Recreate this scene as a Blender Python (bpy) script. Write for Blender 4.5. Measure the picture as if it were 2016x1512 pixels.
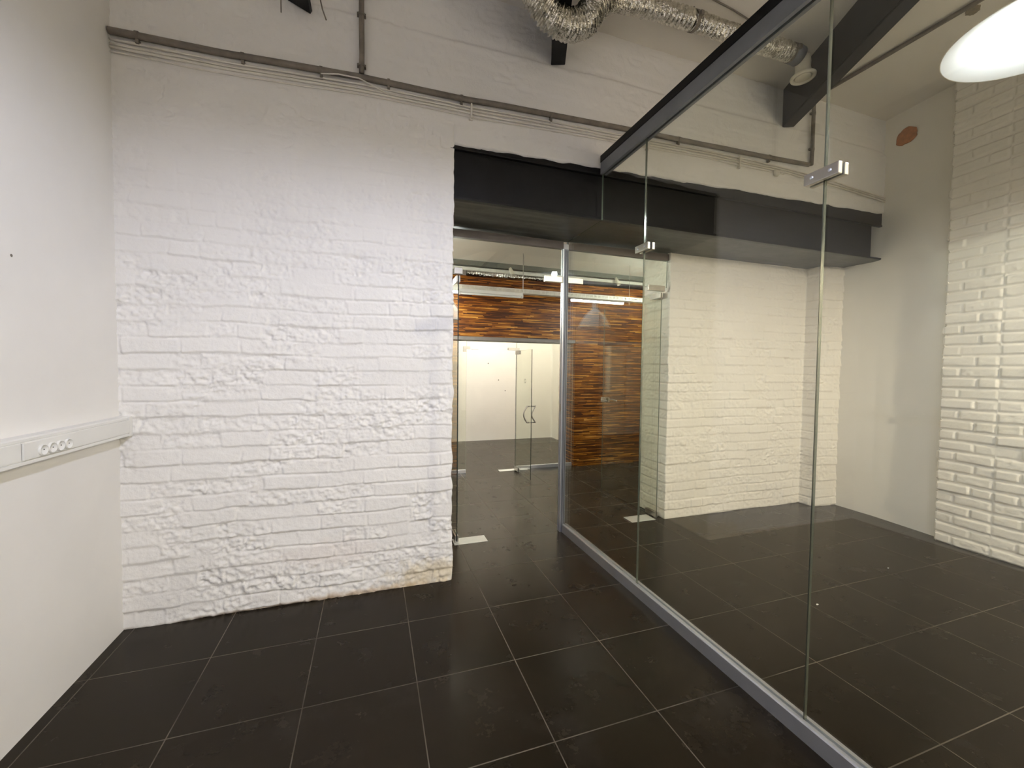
import bpy, bmesh, math, random
import numpy as np
from mathutils import Vector, Matrix

for o in list(bpy.data.objects):
    bpy.data.objects.remove(o)
S = bpy.context.scene
COL = S.collection
random.seed(7)

# ------------------------------------------------------------------ camera
YAW, PITCH, ROLL, FPX = 0.32681, 0.036259, 0.011151, 814.2
def cam_axes():
    cy, sy = math.cos(YAW), math.sin(YAW); cp, sp = math.cos(PITCH), math.sin(PITCH)
    cr, sr = math.cos(ROLL), math.sin(ROLL)
    f = Vector((sy*cp, cy*cp, -sp)); r0 = Vector((cy, -sy, 0)); u0 = r0.cross(f)
    return cr*r0 + sr*u0, -sr*r0 + cr*u0, f
r_, u_, f_ = cam_axes()
cd = bpy.data.cameras.new('camera'); cam = bpy.data.objects.new('camera', cd); COL.objects.link(cam)
M = Matrix.Identity(4)
for i in range(3):
    M[i][0] = r_[i]; M[i][1] = u_[i]; M[i][2] = -f_[i]
M[0][3], M[1][3], M[2][3] = 0.795, -2.984, 1.517
cam.matrix_world = M
cd.sensor_width = 36.0; cd.lens = FPX/2016*36.0; cd.clip_start = 0.02
S.camera = cam

# ------------------------------------------------------------------ world, exposure, lights
w = bpy.data.worlds.new('world'); S.world = w; w.use_nodes = True
w.node_tree.nodes['Background'].inputs[0].default_value = (0.8, 0.85, 1, 1)
w.node_tree.nodes['Background'].inputs[1].default_value = 0.02
S.view_settings.view_transform = 'Standard'; S.view_settings.look = 'None'
S.view_settings.gamma = 1.0; S.view_settings.use_curve_mapping = False
S.view_settings.exposure = 0.15
try:
    S.cycles.transparent_max_bounces = 40
    S.cycles.max_bounces = 14; S.cycles.diffuse_bounces = 8; S.cycles.glossy_bounces = 6
    S.cycles.sample_clamp_indirect = 6.0
except Exception: pass
BULB_LEFT  = (0.91, 0.96, 1.20, 900.0)     # r, g, b, strength of the pendant bulbs in the left room
BULB_RIGHT = (1.0, 0.885, 0.69, 3850.0)
BULB_VISIBLE = (0.90, 0.97, 1.06, 170.0)
TUBE_LIT   = (0.93, 1.0, 0.93, 330.0)
TUBE_FILL = (0.93, 1.0, 0.95, 1500.0)  # unseen fill tube, added to brighten the corridor ceiling
BEYOND_TUBE = (1.0, 0.95, 0.85, 250.0)

# ------------------------------------------------------------------ helpers
def tag(o, label=None, cat=None, group=None, kind=None):
    if label: o['label'] = label
    if cat: o['category'] = cat
    if group: o['group'] = group
    if kind: o['kind'] = kind
    return o

def thing(name, label, cat, loc=(0, 0, 0), group=None, kind=None):
    o = bpy.data.objects.new(name, None); COL.objects.link(o); o.location = loc
    o.empty_display_size = 0.1
    return tag(o, label, cat, group, kind)

def obj(name, bm, mat, parent=None, smooth=False, label=None):
    """bm is built in world space; when parented to a located Empty it is shifted to that Empty's frame"""
    me = bpy.data.meshes.new(name); bm.to_mesh(me); bm.free()
    for m in (mat if isinstance(mat, (list, tuple)) else [mat]): me.materials.append(m)
    o = bpy.data.objects.new(name, me); COL.objects.link(o)
    if parent is not None:
        o.parent = parent
        off = Vector((0, 0, 0)); p = parent
        while p is not None:
            off += Vector(p.location); p = p.parent
        me.transform(Matrix.Translation(-off))
    if smooth:
        for p in me.polygons: p.use_smooth = True
    if label: o['label'] = label
    return o

def box(bm, a, b, bev=0.0, mi=0):
    x0, y0, z0 = a; x1, y1, z1 = b
    g = bmesh.new()
    v = [g.verts.new((x, y, z)) for x in (x0, x1) for y in (y0, y1) for z in (z0, z1)]
    for f in ((0,1,3,2),(4,6,7,5),(0,4,5,1),(2,3,7,6),(0,2,6,4),(1,5,7,3)):
        g.faces.new([v[i] for i in f])
    bmesh.ops.recalc_face_normals(g, faces=g.faces)
    if bev > 0:
        bmesh.ops.bevel(g, geom=list(g.edges), offset=bev, segments=2, affect='EDGES', profile=0.6)
    for f in g.faces: f.material_index = mi
    join(bm, g)
    return bm

def join(bm, g, mat=None):
    vm = {}
    for v in g.verts: vm[v] = bm.verts.new(mat @ v.co if mat else v.co)
    for f in g.faces:
        try:
            nf = bm.faces.new([vm[v] for v in f.verts]); nf.material_index = f.material_index; nf.smooth = f.smooth
        except ValueError: pass
    g.free()

def B(*boxes, bev=0.0):
    bm = bmesh.new()
    for a, b in boxes: box(bm, a, b, bev)
    return bm

def tube(bm, pts, rad, n=12, cap=True, rfun=None):
    pts = [Vector(p) for p in pts]; rings = []
    up = Vector((0, 0, 1)); prevn = None
    for i, p in enumerate(pts):
        t = (pts[min(i+1, len(pts)-1)] - pts[max(i-1, 0)]).normalized()
        if prevn is None:
            a = up if abs(t.z) < 0.9 else Vector((1, 0, 0))
            nrm = (a - t*a.dot(t)).normalized()
        else:
            nrm = (prevn - t*prevn.dot(t)).normalized()
        prevn = nrm; bn = t.cross(nrm)
        ring = []
        for k in range(n):
            th = 2*math.pi*k/n
            r = rad if rfun is None else rfun(i, k)
            ring.append(bm.verts.new(p + (nrm*math.cos(th) + bn*math.sin(th))*r))
        rings.append(ring)
    for a, b in zip(rings, rings[1:]):
        for k in range(n):
            bm.faces.new((a[k], a[(k+1) % n], b[(k+1) % n], b[k]))
    if cap:
        bm.faces.new(rings[0][::-1]); bm.faces.new(rings[-1])
    bmesh.ops.recalc_face_normals(bm, faces=bm.faces)
    return bm

def lathe(bm, prof, c, n=48, axis=(0, 0, 1), mi=0):
    """prof: list of (radius, height) along axis from centre c"""
    ax = Vector(axis).normalized(); q = Vector((0, 0, 1)).rotation_difference(ax)
    rings = []
    for r, h in prof:
        if r < 1e-6: rings.append([bm.verts.new(Vector(c) + q @ Vector((0, 0, h)))]); continue
        rings.append([bm.verts.new(Vector(c) + q @ Vector((r*math.cos(2*math.pi*k/n), r*math.sin(2*math.pi*k/n), h))) for k in range(n)])
    for a, b in zip(rings, rings[1:]):
        for k in range(n):
            k2 = (k+1) % n
            if len(a) == 1 and len(b) == 1: continue
            if len(a) == 1: f = bm.faces.new((a[0], b[k], b[k2]))
            elif len(b) == 1: f = bm.faces.new((a[k], b[0], a[k2]))
            else: f = bm.faces.new((a[k], b[k], b[k2], a[k2]))
            f.smooth = True; f.material_index = mi
    return bm

def prism(bm, poly, axis, lo, hi, edge_mi=0):
    """poly: 2D points in the plane perpendicular to axis (0 x: (y,z); 1 y: (x,z); 2 z: (x,y))"""
    def P(a, b, t):
        return [(t, a, b), (a, t, b), (a, b, t)][axis]
    A = [bm.verts.new(P(a, b, lo)) for a, b in poly]; Bv = [bm.verts.new(P(a, b, hi)) for a, b in poly]
    bm.faces.new(A); bm.faces.new(Bv[::-1])
    n = len(poly)
    for i in range(n):
        f = bm.faces.new((A[i], A[(i+1) % n], Bv[(i+1) % n], Bv[i])); f.material_index = edge_mi
    bmesh.ops.recalc_face_normals(bm, faces=bm.faces)
    return bm

# --- noise for modelled relief
class Noise:
    def __init__(s, seed):
        s.t = np.random.default_rng(seed).random((256, 256))
    def v(s, x, y):
        xi = np.floor(x).astype(int); yi = np.floor(y).astype(int)
        fx = x - xi; fy = y - yi; fx = fx*fx*(3-2*fx); fy = fy*fy*(3-2*fy)
        t = s.t; a = t[xi & 255, yi & 255]; b = t[(xi+1) & 255, yi & 255]
        c = t[xi & 255, (yi+1) & 255]; d = t[(xi+1) & 255, (yi+1) & 255]
        return (a*(1-fx)+b*fx)*(1-fy) + (c*(1-fx)+d*fx)*fy
    def fbm(s, x, y, o=4, g=0.5):
        r = 0; a = 1; n = 0
        for i in range(o):
            r = r + a*s.v(x*2**i + 17.3*i, y*2**i + 5.1*i); n += a; a *= g
        return r/n
def sstep(a, b, x):
    t = np.clip((x-a)/(b-a), 0, 1); return t*t*(3-2*t)

def brick_height(seed, course=0.093, L=0.285, joint=0.012, depth=0.008, soft=0.010, wob=0.006,
                 rough=0.006, face_var=0.003, fill=0.6, tilt=0.0, smooth_above=None, z_off=0.0, regular=False, quoin=None):
    """returns h(u, z): the relief of a painted brick wall, metres, negative into the joints"""
    rng = np.random.default_rng(seed); N = [Noise(seed*10+i) for i in range(8)]
    rows = []
    for r in range(80):
        x = -3 - rng.random()*L; js = []
        k = 0
        while x < 12:
            js.append(x)
            if regular: step = L if (k + r) % 2 == 0 else L/2
            else: step = L if rng.random() < 0.62 else L/2
            x += step*(1 + rng.normal()*0.04); k += 1
        if regular:
            base = -3 + (0 if r % 2 else L*0.5)
            js = []
            x = base; k = 0
            while x < 12:
                js.append(x + rng.normal()*0.006); x += L if (k + r) % 2 == 0 else L*0.52; k += 1
        if quoin is not None:
            c0 = quoin; js = [-3, -0.2, 0.0, c0, c0+(0.245 if r % 2 else 0.128)+rng.normal()*0.006, c0+0.375]
            x = c0+0.375; x += 0.15 if r % 2 else 0.29
            while x < 12: js.append(x + rng.normal()*0.006); x += 0.29 if rng.random() < 0.7 else 0.145
        rows.append((np.array(js), rng.normal(size=len(js)+1), rng.random(len(js)+1)))
    def h(u, z):
        zz = z + z_off + (N[0].fbm(u*1.7, z*1.2, 2)-0.5)*wob*3 + (N[1].v(u*9, z*9)-0.5)*wob
        uu = u + (N[2].v(u*6, z*14)-0.5)*wob*1.6
        r = np.floor(zz/course).astype(int); fz = zz/course - r
        dz = np.minimum(fz, 1-fz)*course
        du = np.full(u.shape, 9.0); fv = np.zeros(u.shape); rr = np.zeros(u.shape); tl = np.zeros(u.shape)
        for ri in np.unique(r):
            m = r == ri; js, ofs, rgh = rows[int(ri) % 80]
            k = np.searchsorted(js, uu[m]); k = np.clip(k, 1, len(js)-1)
            du[m] = np.minimum(uu[m]-js[k-1], js[k]-uu[m]); fv[m] = ofs[k]; rr[m] = rgh[k]; tl[m] = 0.5 + 1.5*rgh[(k*7) % len(rgh)]
        e = (N[3].fbm(u*40, z*40, 2)-0.5)*0.006
        rc = 0.012; a = np.maximum(rc-(dz-joint/2), 0); b = np.maximum(rc-(du-joint/2), 0)
        d = rc-np.hypot(a, b)+e
        prof = sstep(-soft*0.3, soft, d)
        fillm = 1 - fill*sstep(0.40, 0.62, N[4].fbm(u*2.6, z*4.5, 3))
        vert = np.where(du < dz, 0.55, 1.0)
        H = (prof-1)*depth*fillm*vert + prof*fv*face_var + prof*(0.5-fz)*tilt*tl
        chip = sstep(0.46, 0.62, N[5].fbm(u*3.5+9, z*5+3, 3))*0.75 + 0.6*(rr > 0.68)
        n1 = N[6].fbm(u*34, z*42, 3, 0.55)-0.5
        rid = np.abs(N[7].fbm(u*22, z*26, 3)-0.5)
        H = H + prof*chip*rough*(n1*1.5 - rid*1.4) + rough*0.22*n1
        H = H + (N[2].fbm(u*2, z*2, 3)-0.5)*0.012
        if smooth_above is not None:
            z0, z1, k = smooth_above
            s = sstep(z0, z1, z + (N[4].fbm(u*2.2, z*2.2, 2)-0.5)*0.9)
            base = (N[2].fbm(u*2, z*2, 3)-0.5)*0.016
            crack = -0.006*sstep(0.012, 0.0, np.abs(N[1].fbm(u*1.3+4, z*5.5+2, 3)-0.5))
            H = H*(1-s) + s*(H*k + base + crack)
        return H
    return h

def grid_mesh(name, P, mat, parent=None, smooth=True, mask=None):
    """P: (nu, nz, 3) array of points"""
    nu, nz = P.shape[:2]
    me = bpy.data.meshes.new(name)
    idx = np.arange(nu*nz).reshape(nu, nz)
    q = np.stack([idx[:-1, :-1], idx[1:, :-1], idx[1:, 1:], idx[:-1, 1:]], -1).reshape(-1, 4)
    if mask is not None: q = q[mask.reshape(-1)]
    me.vertices.add(nu*nz); me.vertices.foreach_set('co', P.reshape(-1).astype(np.float32))
    me.loops.add(q.size); me.loops.foreach_set('vertex_index', q.reshape(-1).astype(np.int32))
    me.polygons.add(len(q)); me.polygons.foreach_set('loop_start', (np.arange(len(q))*4).astype(np.int32))
    me.polygons.foreach_set('use_smooth', np.full(len(q), smooth))
    me.update(calc_edges=True); me.validate()
    me.materials.append(mat)
    o = bpy.data.objects.new(name, me); COL.objects.link(o)
    if parent: o.parent = parent
    return o

def path_wall(name, pts, z0, z1, res, hf, mat, zres=None, u0=0.0, scale=1.0, jag=None):
    """a wall following the plan polyline pts (room on its right-hand side), relief hf(u, z)"""
    pts = [np.array(p, float) for p in pts]; U = [u0]; C = [pts[0]]; Nn = []
    seg = []
    for a, b in zip(pts, pts[1:]):
        d = b-a; L = np.hypot(*d); seg.append(np.array([d[1], -d[0]])/L)
    out_u = []; out_c = []; out_n = []
    u = u0
    for i, (a, b) in enumerate(zip(pts, pts[1:])):
        L = np.hypot(*(b-a)); n = max(2, int(L/res)); ts = np.linspace(0, 1, n+1)
        if i: ts = ts[1:]
        for t in ts:
            nn = seg[i]
            if t == 1 and i < len(seg)-1: nn = seg[i]+seg[i+1]; nn = nn/np.dot(nn, seg[i])
            out_u.append(u+t*L); out_c.append(a+(b-a)*t); out_n.append(nn)
        u += L
    u = np.array(out_u); c = np.array(out_c); n = np.array(out_n)
    zs = np.linspace(z0, z1, max(2, int((z1-z0)/(zres or res)))+1)
    Ug, Zg = np.meshgrid(u, zs, indexing='ij')
    H = hf(Ug, Zg)*scale
    P = np.zeros(Ug.shape+(3,))
    P[..., 0] = c[:, None, 0] + n[:, None, 0]*H; P[..., 1] = c[:, None, 1] + n[:, None, 1]*H; P[..., 2] = Zg
    return grid_mesh(name, P, mat)

# ------------------------------------------------------------------ materials
def mat(name):
    m = bpy.data.materials.new(name); m.use_nodes = True
    nt = m.node_tree; b = nt.nodes['Principled BSDF']
    return m, nt, b
def node(nt, t, **kw):
    n = nt.nodes.new(t)
    for k, v in kw.items(): setattr(n, k, v)
    return n
def coords(nt, scale=(1, 1, 1)):
    tc = node(nt, 'ShaderNodeNewGeometry'); mp = node(nt, 'ShaderNodeMapping')
    mp.inputs['Scale'].default_value = scale
    nt.links.new(tc.outputs['Position'], mp.inputs[0]); return mp.outputs[0]
def noise(nt, vec, scale, detail=4, rough=0.55):
    n = node(nt, 'ShaderNodeTexNoise'); n.inputs['Scale'].default_value = scale
    n.inputs['Detail'].default_value = detail; n.inputs['Roughness'].default_value = rough
    nt.links.new(vec, n.inputs['Vector']); return n.outputs['Fac']
def ramp(nt, fac, stops):
    r = node(nt, 'ShaderNodeValToRGB'); cr = r.color_ramp
    while len(cr.elements) < len(stops): cr.elements.new(0.5)
    for e, (p, c) in zip(cr.elements, stops):
        e.position = p; e.color = (c[0], c[1], c[2], 1)
    nt.links.new(fac, r.inputs[0]); return r.outputs[0]
def bump(nt, b, fac, strength, dist=0.01):
    n = node(nt, 'ShaderNodeBump'); n.inputs['Strength'].default_value = strength; n.inputs['Distance'].default_value = dist
    nt.links.new(fac, n.inputs['Height']); nt.links.new(n.outputs[0], b.inputs['Normal'])
def mixc(nt, fac, a, b, mode='MIX'):
    n = node(nt, 'ShaderNodeMix', data_type='RGBA', blend_type=mode)
    for s, v in ((n.inputs['Factor'], fac), (n.inputs[6], a), (n.inputs[7], b)):
        if hasattr(v, 'is_linked') or hasattr(v, 'links'): nt.links.new(v, s)
        elif isinstance(v, (int, float)): s.default_value = v
        else: s.default_value = (v[0], v[1], v[2], 1)
    return n.outputs[2]
def math_(nt, op, a, b=None, c=None):
    n = node(nt, 'ShaderNodeMath', operation=op)
    for s, v in zip(n.inputs, (a, b, c)):
        if v is None: continue
        if hasattr(v, 'links'): nt.links.new(v, s)
        else: s.default_value = v
    return n.outputs[0]
def sep(nt, v):
    n = node(nt, 'ShaderNodeSeparateXYZ'); nt.links.new(v, n.inputs[0]); return n.outputs

def simple(name, col, rough=0.5, metal=0.0, var=0.06, nscale=8, bmp=0.0, bscale=60, spec=0.5):
    m, nt, b = mat(name); v = coords(nt)
    f = noise(nt, v, nscale)
    c0 = [max(0, c*(1-var)) for c in col]; c1 = [min(1, c*(1+var)) for c in col]
    nt.links.new(ramp(nt, f, [(0.3, c0), (0.7, c1)]), b.inputs['Base Color'])
    b.inputs['Roughness'].default_value = rough; b.inputs['Metallic'].default_value = metal
    b.inputs['Specular IOR Level'].default_value = spec
    if bmp: bump(nt, b, noise(nt, v, bscale, 5), bmp, 0.004)
    return m

def paint(name, col, bmp=0.25, bscale=45, stains=None, specks=True, rough=0.75):
    """matt wall paint; stains: list of (x, z, half width, half height, colour)"""
    m, nt, b = mat(name); v = coords(nt)
    c = ramp(nt, noise(nt, v, 2.2, 5), [(0.3, [k*0.965 for k in col]), (0.72, [min(1, k*1.02) for k in col])])
    if specks:
        vo = node(nt, 'ShaderNodeTexVoronoi'); vo.inputs['Scale'].default_value = 7.0; nt.links.new(v, vo.inputs['Vector'])
        vs = sep(nt, vo.outputs['Color'])
        pick = math_(nt, 'GREATER_THAN', vs[0], 0.80)
        dot = math_(nt, 'LESS_THAN', vo.outputs['Distance'], math_(nt, 'MULTIPLY', vs[1], 0.045))
        c = mixc(nt, math_(nt, 'MULTIPLY', math_(nt, 'MULTIPLY', pick, dot), 0.8), c, (0.16, 0.12, 0.09))
    if stains:
        s = sep(nt, v)
        for (x, z, a, h, sc, amt) in stains:
            dx = math_(nt, 'DIVIDE', math_(nt, 'SUBTRACT', s[0], x), a)
            dz = math_(nt, 'DIVIDE', math_(nt, 'SUBTRACT', s[2], z), h)
            d = math_(nt, 'SQRT', math_(nt, 'ADD', math_(nt, 'MULTIPLY', dx, dx), math_(nt, 'MULTIPLY', dz, dz)))
            d = math_(nt, 'ADD', d, math_(nt, 'MULTIPLY', math_(nt, 'SUBTRACT', noise(nt, v, 14, 4), 0.5), 1.6))
            f = node(nt, 'ShaderNodeMapRange'); f.inputs[1].default_value = 1.15; f.inputs[2].default_value = 0.4
            f.inputs[3].default_value = 0; f.inputs[4].default_value = amt
            nt.links.new(d, f.inputs[0]); c = mixc(nt, f.outputs[0], c, sc)
    nt.links.new(c, b.inputs['Base Color'])
    b.inputs['Roughness'].default_value = rough; b.inputs['Specular IOR Level'].default_value = 0.25
    bump(nt, b, noise(nt, v, bscale, 6, 0.6), bmp, 0.006)
    return m

WHITE = (0.80, 0.785, 0.76)
m_brick = paint('white_painted_brick', WHITE, 0.45, 60, stains=[
    (1.22, 0.06, 0.34, 0.12, (0.62, 0.50, 0.27), 0.55), (0.75, 0.0, 0.55, 0.035, (0.45, 0.30, 0.14), 0.6),
    (0.2, 0.0, 0.7, 0.018, (0.30, 0.22, 0.15), 0.7), (0.55, 0.30, 0.35, 0.10, (0.80, 0.74, 0.70), 0.5)])
m_cream = paint('cream_painted_brick', (0.80, 0.755, 0.67), 0.35, 60)
m_plaster = paint('smooth_white_plaster', (0.80, 0.785, 0.765), 0.10, 30, specks=False)
m_plaster_r = paint('right_plaster', (0.80, 0.765, 0.69), 0.10, 30, specks=False)
m_ceiling = paint('ceiling_paint', (0.78, 0.745, 0.68), 0.25, 20, specks=False)
m_black = simple('black_painted_steel', (0.0065, 0.0065, 0.0068), 0.45, 0, 0.3, 6, 0.25, 25, 0.22)
m_soffit = simple('dark_soffit_paint', (0.06, 0.062, 0.054), 0.40, 0, 0.4, 5, 0.5, 14)
m_alu = simple('anodised_aluminium', (0.50, 0.51, 0.54), 0.38, 0.75, 0.04)
m_alu_dark = simple('grey_rail', (0.20, 0.21, 0.23), 0.45, 0.4, 0.08)
m_steel = simple('brushed_steel', (0.46, 0.435, 0.39), 0.34, 0.95, 0.06)
m_plate = simple('floor_plate_steel', (0.72, 0.72, 0.68), 0.45, 0.55, 0.06)
m_plastic = simple('white_plastic', (0.78, 0.775, 0.75), 0.42, 0, 0.02)
m_socket_hole = simple('socket_shade_grey', (0.55, 0.54, 0.52), 0.5, 0, 0.02)
m_conduit = simple('dusty_grey_conduit', (0.17, 0.148, 0.122), 0.65, 0, 0.25, 12)
m_cable = simple('painted_cable', (0.72, 0.69, 0.62), 0.6, 0, 0.08, 12)
m_shade_in = simple('white_shade_enamel', (0.86, 0.88, 0.90), 0.35, 0, 0.01)
def opal():
    m, nt, b = mat('opal_white_shade'); b.inputs['Base Color'].default_value = (0.86, 0.89, 0.92, 1); b.inputs['Roughness'].default_value = 0.4
    tr = node(nt, 'ShaderNodeBsdfTranslucent'); tr.inputs[0].default_value = (0.9, 0.82, 0.66, 1)
    mx = node(nt, 'ShaderNodeMixShader'); mx.inputs[0].default_value = 0.62
    nt.links.new(b.outputs[0], mx.inputs[1]); nt.links.new(tr.outputs[0], mx.inputs[2]); nt.links.new(mx.outputs[0], nt.nodes['Material Output'].inputs[0]); return m
m_opal = opal()
m_shade_out = simple('silver_shade', (0.80, 0.82, 0.85), 0.35, 0.15, 0.03)
m_grey_trim = simple('brown_grey_trim', (0.14, 0.12, 0.105), 0.55, 0, 0.1)
m_valve = simple('ivory_valve', (0.70, 0.66, 0.54), 0.45, 0, 0.03)
m_track = simple('dark_track', (0.10, 0.10, 0.085), 0.5, 0.2, 0.1)
m_terra = simple('bare_terracotta', (0.42, 0.18, 0.07), 0.85, 0, 0.25, 30, 0.6, 60)
m_dirt = simple('dirty_plaster', (0.20, 0.17, 0.12), 0.8, 0, 0.3, 30, 0.3, 60)
m_rubber = simple('black_gasket', (0.02, 0.02, 0.02), 0.6)

def foil():
    m, nt, b = mat('aluminium_foil'); v = coords(nt)
    b.inputs['Metallic'].default_value = 1.0; b.inputs['Roughness'].default_value = 0.12
    nt.links.new(ramp(nt, noise(nt, v, 30, 4), [(0.35, (0.50, 0.48, 0.42)), (0.65, (0.88, 0.86, 0.78))]), b.inputs['Base Color'])
    bump(nt, b, noise(nt, v, 42, 3, 0.6), 0.8, 0.012); return m
m_foil = foil()

def glass():
    m, nt, b = mat('clear_glass'); nt.nodes.remove(b)
    g = node(nt, 'ShaderNodeNewGeometry')
    d = node(nt, 'ShaderNodeVectorMath', operation='DOT_PRODUCT')
    nt.links.new(g.outputs['Incoming'], d.inputs[0]); nt.links.new(g.outputs['Normal'], d.inputs[1])
    c = math_(nt, 'ABSOLUTE', d.outputs['Value'])
    p = math_(nt, 'POWER', math_(nt, 'SUBTRACT', 1.0, c), 5.0)
    f = math_(nt, 'ADD', math_(nt, 'MULTIPLY', p, 0.955), 0.045)
    tr = node(nt, 'ShaderNodeBsdfTransparent'); tr.inputs[0].default_value = (0.965, 0.975, 0.945, 1)
    gl = node(nt, 'ShaderNodeBsdfGlossy'); gl.inputs['Roughness'].default_value = 0.0; gl.inputs[0].default_value = (1, 1, 1, 1)
    mx = node(nt, 'ShaderNodeMixShader'); nt.links.new(f, mx.inputs[0])
    nt.links.new(tr.outputs[0], mx.inputs[1]); nt.links.new(gl.outputs[0], mx.inputs[2])
    nt.links.new(mx.outputs[0], nt.nodes['Material Output'].inputs[0]); return m
m_glass = glass()
m_gedge = simple('glass_edge', (0.10, 0.14, 0.11), 0.12, 0.0, 0.1, spec=1.0)
m_gedge_dark = simple('dark_glass_edge', (0.015, 0.02, 0.015), 0.25, 0.0, 0.1, spec=0.6)
m_gedge_pale = simple('pale_glass_edge', (0.42, 0.46, 0.40), 0.2, 0.0, 0.1, spec=0.8)
m_gedge_light = simple('bright_glass_edge', (0.14, 0.155, 0.12), 0.12, 0.5, 0.1, spec=1.0)

def emis(name, c):
    m, nt, b = mat(name)
    b.inputs['Base Color'].default_value = (0.9, 0.9, 0.9, 1)
    b.inputs['Emission Color'].default_value = (c[0], c[1], c[2], 1); b.inputs['Emission Strength'].default_value = c[3]
    return m
m_bulb_l = emis('lit_bulb_cool', BULB_LEFT); m_bulb_r = emis('lit_bulb_warm', BULB_RIGHT)
m_tube_fill = emis('lit_tube_fill', TUBE_FILL)
m_bulb_v = emis('lit_bulb_visible', BULB_VISIBLE)
m_tube = emis('lit_fluorescent_tube', TUBE_LIT); m_tube_b = emis('lit_tube_beyond', BEYOND_TUBE)

def floor_mat():
    m, nt, b = mat('brown_porcelain_tiles'); g = node(nt, 'ShaderNodeNewGeometry'); v = g.outputs['Position']; s = sep(nt, v)
    def line(o, ofs):
        x = math_(nt, 'ADD', o, ofs); x = math_(nt, 'DIVIDE', x, 0.5)
        fr = math_(nt, 'FRACT', math_(nt, 'ADD', x, 100.5)); d = math_(nt, 'ABSOLUTE', math_(nt, 'SUBTRACT', fr, 0.5))
        return math_(nt, 'MULTIPLY', d, 0.5), math_(nt, 'FLOOR', math_(nt, 'ADD', x, 100.0))
    dx, ix = line(s[0], 0.0); dy, iy = line(s[1], 0.0)
    dmin = math_(nt, 'MINIMUM', dx, dy)
    gr = node(nt, 'ShaderNodeMapRange'); gr.inputs[1].default_value = 0.0016; gr.inputs[2].default_value = 0.0026
    gr.inputs[3].default_value = 1; gr.inputs[4].default_value = 0; nt.links.new(dmin, gr.inputs[0])
    wn = node(nt, 'ShaderNodeTexWhiteNoise', noise_dimensions='2D'); cb = node(nt, 'ShaderNodeCombineXYZ')
    nt.links.new(ix, cb.inputs[0]); nt.links.new(iy, cb.inputs[1]); nt.links.new(cb.outputs[0], wn.inputs['Vector'])
    base = ramp(nt, noise(nt, v, 3.0, 6), [(0.3, (0.0058, 0.0041, 0.0022)), (0.7, (0.0092, 0.0064, 0.0034))])
    base = mixc(nt, math_(nt, 'MULTIPLY', wn.outputs['Value'], 0.35), base, (0.014, 0.0098, 0.0066))
    dust = ramp(nt, noise(nt, v, 2.4, 9, 0.7), [(0.56, (0, 0, 0)), (0.80, (1, 1, 1))])
    base = mixc(nt, math_(nt, 'MULTIPLY', dust, 0.12), base, (0.12, 0.11, 0.10))
    gdirt = ramp(nt, noise(nt, v, 1.7, 4), [(0.35, (0.035, 0.029, 0.023)), (0.62, (0.13, 0.112, 0.09))])
    col = mixc(nt, gr.outputs[0], base, gdirt)
    nt.links.new(col, b.inputs['Base Color'])
    rg = node(nt, 'ShaderNodeMapRange'); rg.inputs[1].default_value = 0.3; rg.inputs[2].default_value = 0.7
    rg.inputs[3].default_value = 0.235; rg.inputs[4].default_value = 0.285; nt.links.new(noise(nt, v, 5, 6, 0.7), rg.inputs[0])
    nt.links.new(math_(nt, 'ADD', rg.outputs[0], math_(nt, 'MULTIPLY', gr.outputs[0], 0.3)), b.inputs['Roughness'])
    b.inputs['Specular IOR Level'].default_value = 0.17; b.inputs['Specular Tint'].default_value = (1.0, 0.80, 0.55, 1)
    b.inputs['Sheen Weight'].default_value = 0.13; b.inputs['Sheen Roughness'].default_value = 0.35; b.inputs['Sheen Tint'].default_value = (1.0, 0.88, 0.70, 1)
    hgt = math_(nt, 'SUBTRACT', math_(nt, 'MULTIPLY', noise(nt, v, 90, 4), 0.12), gr.outputs[0])
    bump(nt, b, hgt, 0.25, 0.003)
    return m
m_floor = floor_mat()

def wood_mat():
    m, nt, b = mat('striped_wood_cladding'); v0 = coords(nt)
    s = sep(nt, v0); row = math_(nt, 'FLOOR', math_(nt, 'DIVIDE', s[2], 0.014))
    wn = node(nt, 'ShaderNodeTexWhiteNoise', noise_dimensions='1D'); nt.links.new(row, wn.inputs['W'])
    xs = math_(nt, 'ADD', math_(nt, 'ADD', s[0], s[1]), math_(nt, 'MULTIPLY', wn.outputs['Value'], 9.0))
    cell = math_(nt, 'FLOOR', math_(nt, 'DIVIDE', xs, 0.34))
    w2 = node(nt, 'ShaderNodeTexWhiteNoise', noise_dimensions='2D'); cb = node(nt, 'ShaderNodeCombineXYZ')
    nt.links.new(row, cb.inputs[0]); nt.links.new(cell, cb.inputs[1]); nt.links.new(cb.outputs[0], w2.inputs['Vector'])
    vs = coords(nt, (2.6, 2.6, 60)); n = noise(nt, vs, 1.0, 5, 0.6)
    f = math_(nt, 'ADD', math_(nt, 'MULTIPLY', n, 0.95), math_(nt, 'MULTIPLY', math_(nt, 'SUBTRACT', w2.outputs['Value'], 0.5), 0.36))
    c = ramp(nt, f, [(0.36, (0.028, 0.006, 0.001)), (0.50, (0.105, 0.029, 0.002)), (0.62, (0.22, 0.080, 0.006)), (0.78, (0.48, 0.25, 0.055))])
    nt.links.new(c, b.inputs['Base Color']); b.inputs['Roughness'].default_value = 0.45; b.inputs['Specular IOR Level'].default_value = 0.2
    bump(nt, b, f, 0.3, 0.004); return m
m_wood = wood_mat()

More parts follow.
